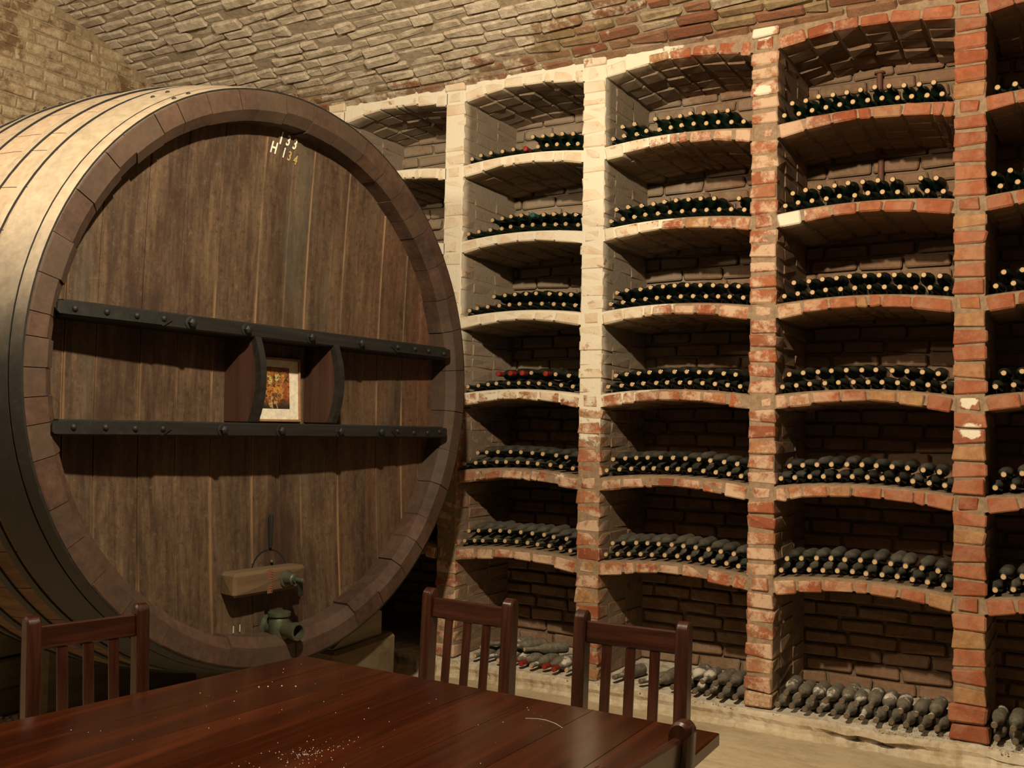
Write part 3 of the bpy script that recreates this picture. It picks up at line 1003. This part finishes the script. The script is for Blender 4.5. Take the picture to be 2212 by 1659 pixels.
# ------------------------------------------------------------------ table
table = tag(empty('dining_table', (-1.2, -3.35, 0)), 'dark red-brown polished wooden table with plank top in front of the cask', 'table')
TO = Vector((-1.2, -3.35, 0))
A = (-1.922, -2.602); B = (-.370, -2.637); Cn = (-2.125, -4.10); D = (-.343, -4.14)
nb = 8
TZ = .75
def q2(s, t):
    a = (A[0] + (B[0] - A[0]) * s, A[1] + (B[1] - A[1]) * s)
    c = (Cn[0] + (D[0] - Cn[0]) * s, Cn[1] + (D[1] - Cn[1]) * s)
    return a[0] + (c[0] - a[0]) * t, a[1] + (c[1] - a[1]) * t
for i in range(nb):
    s0, s1 = i / nb, (i + 1) / nb
    g_ = .0005
    cs = [list(q2(s0, 0)), list(q2(s1, 0)), list(q2(s1, 1)), list(q2(s0, 1))]
    for c, sg in zip(cs, (1, -1, -1, 1)): c[0] += sg * g_
    # chamfered prism; outer ends and sides get the rounded lip
    top, bot = TZ, TZ - .034
    e = .0025
    def inset(c, j, d):
        ox = d * (1 if j in (0, 3) else -1)
        oy = d * (-1 if j in (0, 1) else 1)
        big_x = (i == 0 and j in (0, 3)) or (i == nb - 1 and j in (1, 2))
        return (c[0] + ox * (2.2 if big_x else .25), c[1] + oy * 2.2)
    vs = []
    for z, d in ((bot, 0), (top - e * 1.6, 0), (top - e * .4, e * .45), (top, e)):
        vs += [Vector((*inset(c, j, d), z)) - TO for j, c in enumerate(cs)]
    fs = [(3, 2, 1, 0), (12, 13, 14, 15)]
    for l in range(3):
        for j in range(4):
            fs.append((l * 4 + (j + 1) % 4, l * 4 + j, (l + 1) * 4 + j, (l + 1) * 4 + (j + 1) % 4)[::-1])
    b = MB()
    b.add(vs, fs)
    b.build('plank', TABLE, table)
for (s, t) in ((.065, .065), (.935, .065), (.065, .93), (.935, .93)):
    x, y = q2(s, t)
    b = MB()
    b.box(Vector((x, y, .358)) - TO, (.085, .085, .716), None, .006)
    b.build('leg', CHAIR, table)
for (s0, t0, s1, t1) in ((.09, .065, .91, .065), (.09, .93, .91, .93), (.065, .09, .065, .9), (.935, .09, .935, .9)):
    p, q = Vector((*q2(s0, t0), .66)), Vector((*q2(s1, t1), .66))
    d = q - p
    b = MB()
    b.box((p + q) / 2 - TO, (d.length, .024, .10), Euler((0, 0, math.atan2(d.y, d.x))).to_matrix(), .003)
    b.build('apron', CHAIR, table)
b = MB()
def crumb(x, y, r): b.lathe([(r, 0), (r * .8, r * .8)], 5, Matrix.Translation((x, y, TZ)) @ Euler((0, 0, U(0, 3))).to_matrix().to_4x4())
for _ in range(120):
    a, rr = U(0, 2 * pi), abs(random.gauss(0, .07))
    crumb(-1.20 + rr * cos(a) * .8, -3.40 + rr * sin(a) * 1.3, U(.0005, .0014))
for _ in range(60): crumb(U(-1.9, -.45), U(-3.6, -2.7), U(.0006, .0014))
for x, y in ((-.47, -2.72), (-.45, -2.70), (-.44, -2.735), (-1.73, -2.98), (-1.70, -2.95), (-1.75, -3.0), (-1.66, -2.93)): crumb(x, y, .0022)
tag(b.build('table_crumbs', CRUMB), 'pale crumbs scattered over the polished table top', 'crumbs', kind='stuff')
b = MB()
tp = [(-.885, -2.822), (-.855, -2.805), (-.828, -2.803), (-.79, -2.817), (-.755, -2.842)]
for p, q in zip(tp, tp[1:]):
    d = Vector((q[0] - p[0], q[1] - p[1], 0))
    b.lathe([(.0004, 0), (.0004, d.length)], 5, at((p[0], p[1], TZ + .0007), d))
tag(b.build('scratch', CRUMB), 'pale curved thread on the table near its far right part', 'scratch')  # scratch in the table top, built as a thin pale strand

# ------------------------------------------------------------------ lamps: bulbs under flat discs added to block upward light
for (x, y, z) in ((-.7, -3.7, 3.62), (-3.5, -4.5, 3.35)):
    t = tag(empty('hanging_lamp', (x, y, z)), 'bulb under an added flat dark shade hung from the vault ' + ('above the table' if x > -1 else 'beside the cask'), 'lamp')
    b = MB(); b.lathe([(.02, .115), (.19, .075), (.19, .070), (.02, .108)], 24); b.build('baffle', BAR, t, True)
    b = MB(); b.lathe([(.018, .06), (.018, .115)], 10); b.build('socket', IRON, t)
    b = MB(); b.lathe([(.004, .11), (.004, ZC + sqrt(RV ** 2 - (y - YC) ** 2) - z)], 6); b.build('cable', IRON, t)

# ------------------------------------------------------------------ chairs
def post(x):
    """back post with arched top, local: chair faces -y, back at y=0"""
    b = MB()
    hw, hd = .0235, .027
    n = 8
    prof_ = [(-hd, 0), (hd, 0)]
    ht = .93
    prof_ += [(hd * cos(a), ht - hd + hd * sin(a) * 1.0) for a in lin(0, pi, n + 1)]
    def lean(z): return max(0, (z - .44)) * .09
    k = len(prof_)
    e = .006
    rings = []
    for xx, sc_ in ((x - hw, .0), (x - hw + e, 1), (x + hw - e, 1), (x + hw, 0)):
        ring = []
        for y, z in prof_:
            s = 1 if sc_ else .86
            zz = z if sc_ or z < .1 else z - e
            ring.append(Vector((xx, y * s + lean(z), zz)))
        rings.append(ring)
    vs = [v for r in rings for v in r]
    fs = [tuple(range(k)), tuple(3 * k + j for j in range(k - 1, -1, -1))]
    for r in range(3):
        for j in range(k): fs.append((r * k + (j + 1) % k, r * k + j, (r + 1) * k + j, (r + 1) * k + (j + 1) % k)[::-1])
    # stretch the straight sides with a middle point so the lean bends at the seat
    b.add(vs, [f[::-1] for f in fs])
    return b
def make_chair(loc, rz, width, label, group):
    c = tag(empty('dining_chair', loc, rz), label, 'chair', group)
    hx = width / 2
    for x in (-hx, hx): post(x).build('back_post', CHAIR, c, True)
    def lean(z): return max(0, (z - .44)) * .09
    rot = Euler((-math.atan(.09), 0, 0)).to_matrix()
    b = MB(); b.box((0, lean(.855), .855), (width - .043, .024, .078), rot, .005); b.build('top_rail', CHAIRX, c)
    b = MB(); b.box((0, lean(.50), .50), (width - .043, .022, .05), rot, .004); b.build('lower_rail', CHAIRX, c)
    for x in (-width * .235, 0, width * .235):
        b = MB(); b.box((x, lean(.67), .67), (.036, .013, .30), rot, .003); b.build('slat', CHAIR, c)
    b = MB(); b.box((0, -.20, .445), (width + .03, .40, .024), None, .006); b.build('seat', CHAIR, c)
    for x in (-hx, hx):
        b = MB(); b.box((x, -.375, .217), (.04, .04, .434), None, .004); b.build('front_leg', CHAIR, c)
        b = MB(); b.box((x, -.18, .40), (.022, .35, .055), None, .003); b.build('seat_rail', CHAIR, c)
        b = MB(); b.box((x, -.18, .17), (.020, .35, .03), None, .003); b.build('stretcher', CHAIR, c)
    b = MB(); b.box((0, -.375, .40), (width - .04, .022, .055), None, .003); b.build('seat_rail', CHAIR, c)
    return c
def chair_at(p, q, label):
    """p, q: the tops of the two back posts (left and right seen from behind the sitter's front)"""
    p, q = Vector((*p, 0)), Vector((*q, 0))
    d = q - p
    rz = math.atan2(d.y, d.x)
    mid = (p + q) / 2
    back = Vector((-sin(rz), cos(rz), 0)) * (.49 * .09)
    return make_chair(mid - back, rz, d.length, label, 'slatted chairs around the table')
chair_at((-1.770, -2.025), (-1.385, -2.05), 'slat-back wooden chair at the rack side of the table, nearer the cask')
chair_at((-1.062, -2.089), (-.682, -2.074), 'slat-back wooden chair at the rack side of the table, farther from the cask')
chair_at((-2.512, -3.27), (-2.415, -2.913), 'slat-back wooden chair between the table and the left side of the cask')
chair_at((-.283, -3.165), (-.312, -3.56), 'slat-back wooden chair at the near corner, only its post and rail showing')

# ------------------------------------------------------------------ bottles
BR = .0355
def bottle_mesh():
    b = MB()
    mm = frame_to((0, 1, 0)).to_4x4()
    pr = [(.0100, .004), (.0125, 0), (.0150, .001), (.0158, .006), (.0158, .016), (.0142, .020), (.0138, .045), (.0150, .075), (.0185, .095), (.0265, .113), (.0325, .126), (BR - .0006, .142), (BR, .160), (BR, .270), (BR - .002, .281), (BR - .006, .286), (.012, .279)]
    b.lathe(pr, 16, mm)
    return b.build('wine_bottle', BOTTLE, link=False, smooth=True)
def disc_mesh():
    b = MB()
    b.lathe([(.0122, -.0035), (.0118, -.0045), (.006, -.0050)][::-1] + [(.0122, .006)], 12, frame_to((0, 1, 0)).to_4x4())
    return b.build('cork', CORK, link=False, smooth=True)
def dirty_disc():
    me = disc_mesh()
    me.materials[0] = CORKD
    return me
def cap_mesh(mat):
    b = MB()
    b.lathe([(.010, -.0025), (.0150, -.001), (.0168, .004), (.0168, .018), (.0155, .022), (.0150, .060)], 14, frame_to((0, 1, 0)).to_4x4())
    return b.build('capsule', mat, link=False, smooth=True)
BM, CM, CMD, RC, TCAP = bottle_mesh(), disc_mesh(), dirty_disc(), cap_mesh(CAPRED), cap_mesh(CAPTEAL)
ROWS = {(4,1,0):[(-.91,-.118,12)],(4,1,1):[(-.873,-.157,11)],(4,2,0):[(-.906,-.112,12)],(4,2,1):[(-.868,-.351,8),(-.215,-.143,2)],(4,3,0):[(-.905,-.095,12)],(4,3,1):[(-.852,-.126,11)],(4,4,0):[(-.91,-.103,12)],(4,4,1):[(-.872,-.131,11)],(4,5,0):[(-.91,-.1,12)],(4,5,1):[(-.873,-.125,11)],(4,6,0):[(-.91,-.102,12)],(4,6,1):[(-.875,-.13,11)],(4,7,0):[(-.905,-.125,12)],(4,7,1):[(-.868,-.15,11)],
(3,1,0):[(-1.93,-1.14,12)],(3,1,1):[(-1.874,-1.80,2),(-1.663,-1.23,7)],(3,2,0):[(-1.935,-1.134,12)],(3,2,1):[(-1.9,-1.307,9),(-1.166,-1.166,1)],(3,3,0):[(-1.935,-1.13,12)],(3,3,1):[(-1.9,-1.16,11)],(3,4,0):[(-1.935,-1.14,12)],(3,4,1):[(-1.9,-1.166,11)],(3,5,0):[(-1.935,-1.134,12)],(3,5,1):[(-1.9,-1.16,11)],(3,6,0):[(-1.935,-1.14,12)],(3,6,1):[(-1.9,-1.165,11)],
(3,7,0):[(-1.86,-1.86,1),(-1.70,-1.60,2),(-1.50,-1.50,1),(-1.365,-1.14,4)],(3,7,1):[(-1.39,-1.17,4)],
(2,1,0):[(-2.935,-2.624,5),(-2.547,-2.547,1),(-2.451,-2.165,5)],(2,1,1):[(-2.487,-2.2,5)],(2,2,0):[(-2.935,-2.162,11)],(2,2,1):[(-2.77,-2.18,9)],(2,3,0):[(-2.935,-2.165,11)],(2,3,1):[(-2.745,-2.194,8)],(2,4,0):[(-2.931,-2.175,11)],(2,4,1):[(-2.71,-2.2,7)],(2,5,0):[(-2.935,-2.17,11)],(2,5,1):[(-2.85,-2.205,9)],(2,6,0):[(-2.935,-2.17,11)],(2,6,1):[(-2.9,-2.205,10)],
(2,7,0):[(-2.80,-2.72,2),(-2.62,-2.16,7)],
(5,1,0):[(.135,.90,11)],(5,2,0):[(.148,.91,11)],(5,2,1):[(.12,.85,11)],(5,3,0):[(.128,.91,11)],(5,3,1):[(.165,.87,10)],(5,4,0):[(.128,.91,11)],(5,4,1):[(.165,.87,10)],(5,5,0):[(.128,.91,11)],(5,5,1):[(.165,.87,10)],(5,6,0):[(.128,.91,11)],(5,6,1):[(.165,.87,10)],(5,7,0):[(.14,.91,11)],(5,7,1):[(.128,.87,10)]}
RED = {(2,1,0,5), (2,4,1,0), (2,4,1,1), (2,4,1,2), (2,4,1,4), (2,7,0,3), (2,7,0,4), (2,7,0,6), (2,7,0,7)}
TEAL = {(2,2,1,4)}
ORD = {1: 'first', 2: 'second', 3: 'third', 4: 'fourth', 5: 'fifth', 6: 'sixth', 7: 'bottom'}
COLN = {2: 'beside cask', 3: 'third from right', 4: 'second from right', 5: 'at right edge'}
stack = MB()
items = []
for (c, r, l), segs in sorted(ROWS.items()):
    xm = (PX[c - 1] + PX[c]) / 2
    hw = (PX[c] - PX[c - 1] - PW) / 2
    idx = 0
    for (x0, x1, n) in segs:
        for j in range(n):
            x = x0 + (x1 - x0) * j / max(1, n - 1) + U(-.0015, .0015)
            t = max(-1, min(1, (x - xm) / hw))
            zb = (extr(t, r) + .012) if r < 7 else ZL + .006
            z = zb + BR
            if l == 1: z += .0625
            y = U(.012, .045) if r < 7 else U(-.045, -.01)
            yaw = U(-.05, .05); pit = U(-.03, .03)
            if r == 7 and c == 3 and l == 0 and idx < 4: yaw = U(-.5, .1); y += .02
            if r == 7 and c == 2: yaw = U(-.25, .05)
            items.append((c, r, l, idx, x, y, z, yaw, pit))
            idx += 1
# a loose second layer lying askew in the bottom niche beside the cask
for aa, (x, y, z, yaw) in enumerate(((-2.86, .14, ZL + BR + .02, -.9), (-2.77, .09, ZL + BR + .064, -.75), (-2.62, .06, ZL + BR + .066, -.5), (-2.50, .07, ZL + BR + .067, -.72))):
    items.append((2, 7, 1, 99 + aa, x, y, z, yaw, 0.0))
ORN = ['first', 'second', 'third', 'fourth', 'fifth', 'sixth', 'seventh', 'eighth', 'ninth', 'tenth', 'eleventh', 'twelfth', 'thirteenth']
def bot_label(c, r, l, i, red=None):
    dust = 'dark green' if r <= 4 else ('dusty dark' if r <= 6 else 'dust-grey')
    lay = ('lower' if l == 0 else 'upper') + ' layer'
    if red: dust = red
    niche = f'{ORD[r]} niche down' if r < 7 else 'bottom niche'
    if i > 20: return f'dust-grey wine bottle lying askew, bottom niche beside the cask, {ORN[i - 99]} from the left'
    return f'{dust} wine bottle, {ORN[i]} from left, {lay}, {niche}, column {COLN[c]}'
def bscore(it):
    q = px(it[4:7])
    if not q or q[0] > 2225: return 0
    return 1 / q[2] ** 2
order = sorted(range(len(items)), key=lambda i: -bscore(items[i]))
special = {i for i, it in enumerate(items) if it[:4] in RED or it[:4] in TEAL}
single = set(special)
for i in order:
    if len(single) >= 300: break
    if bscore(items[i]) > 0: single.add(i)
for i, it in enumerate(items):
    c, r, l, idx, x, y, z, yaw, pit = it
    mw = Matrix.Translation((x, y, z)) @ Euler((pit, U(0, 6.28) * 0, yaw)).to_matrix().to_4x4()
    if i in single:
        o = bpy.data.objects.new('wine_bottle', BM)
        COL.objects.link(o)
        o.matrix_world = mw
        if it[:4] in RED:
            lb = bot_label(c, r, l, idx, 'red-capped')
            put('capsule', RC, o)['label'] = 'dull red capsule'
        elif it[:4] in TEAL:
            lb = bot_label(c, r, l, idx, 'teal-capped')
            put('capsule', TCAP, o)['label'] = 'teal capsule'
        else:
            lb = bot_label(c, r, l, idx)
            put('cork', CMD if r == 7 else CM, o)
        tag(o, lb, 'bottle', f'wine bottles in the {ORD[r]} niche of the column {COLN[c]}')
    else:
        for me, mi in ((BM, 0), (CM, 1)):
            stack.add([mw @ v.co for v in me.vertices], [tuple(p.vertices) for p in me.polygons], mi)
tag(stack.build('stacked_bottles', [BOTTLE, CORK], None, True), 'farther dark green wine bottles stacked in the niches towards the cask', 'bottles', kind='stuff')
print('OBJS', len(bpy.data.objects), 'bottles', len(items), 'single', len(single))
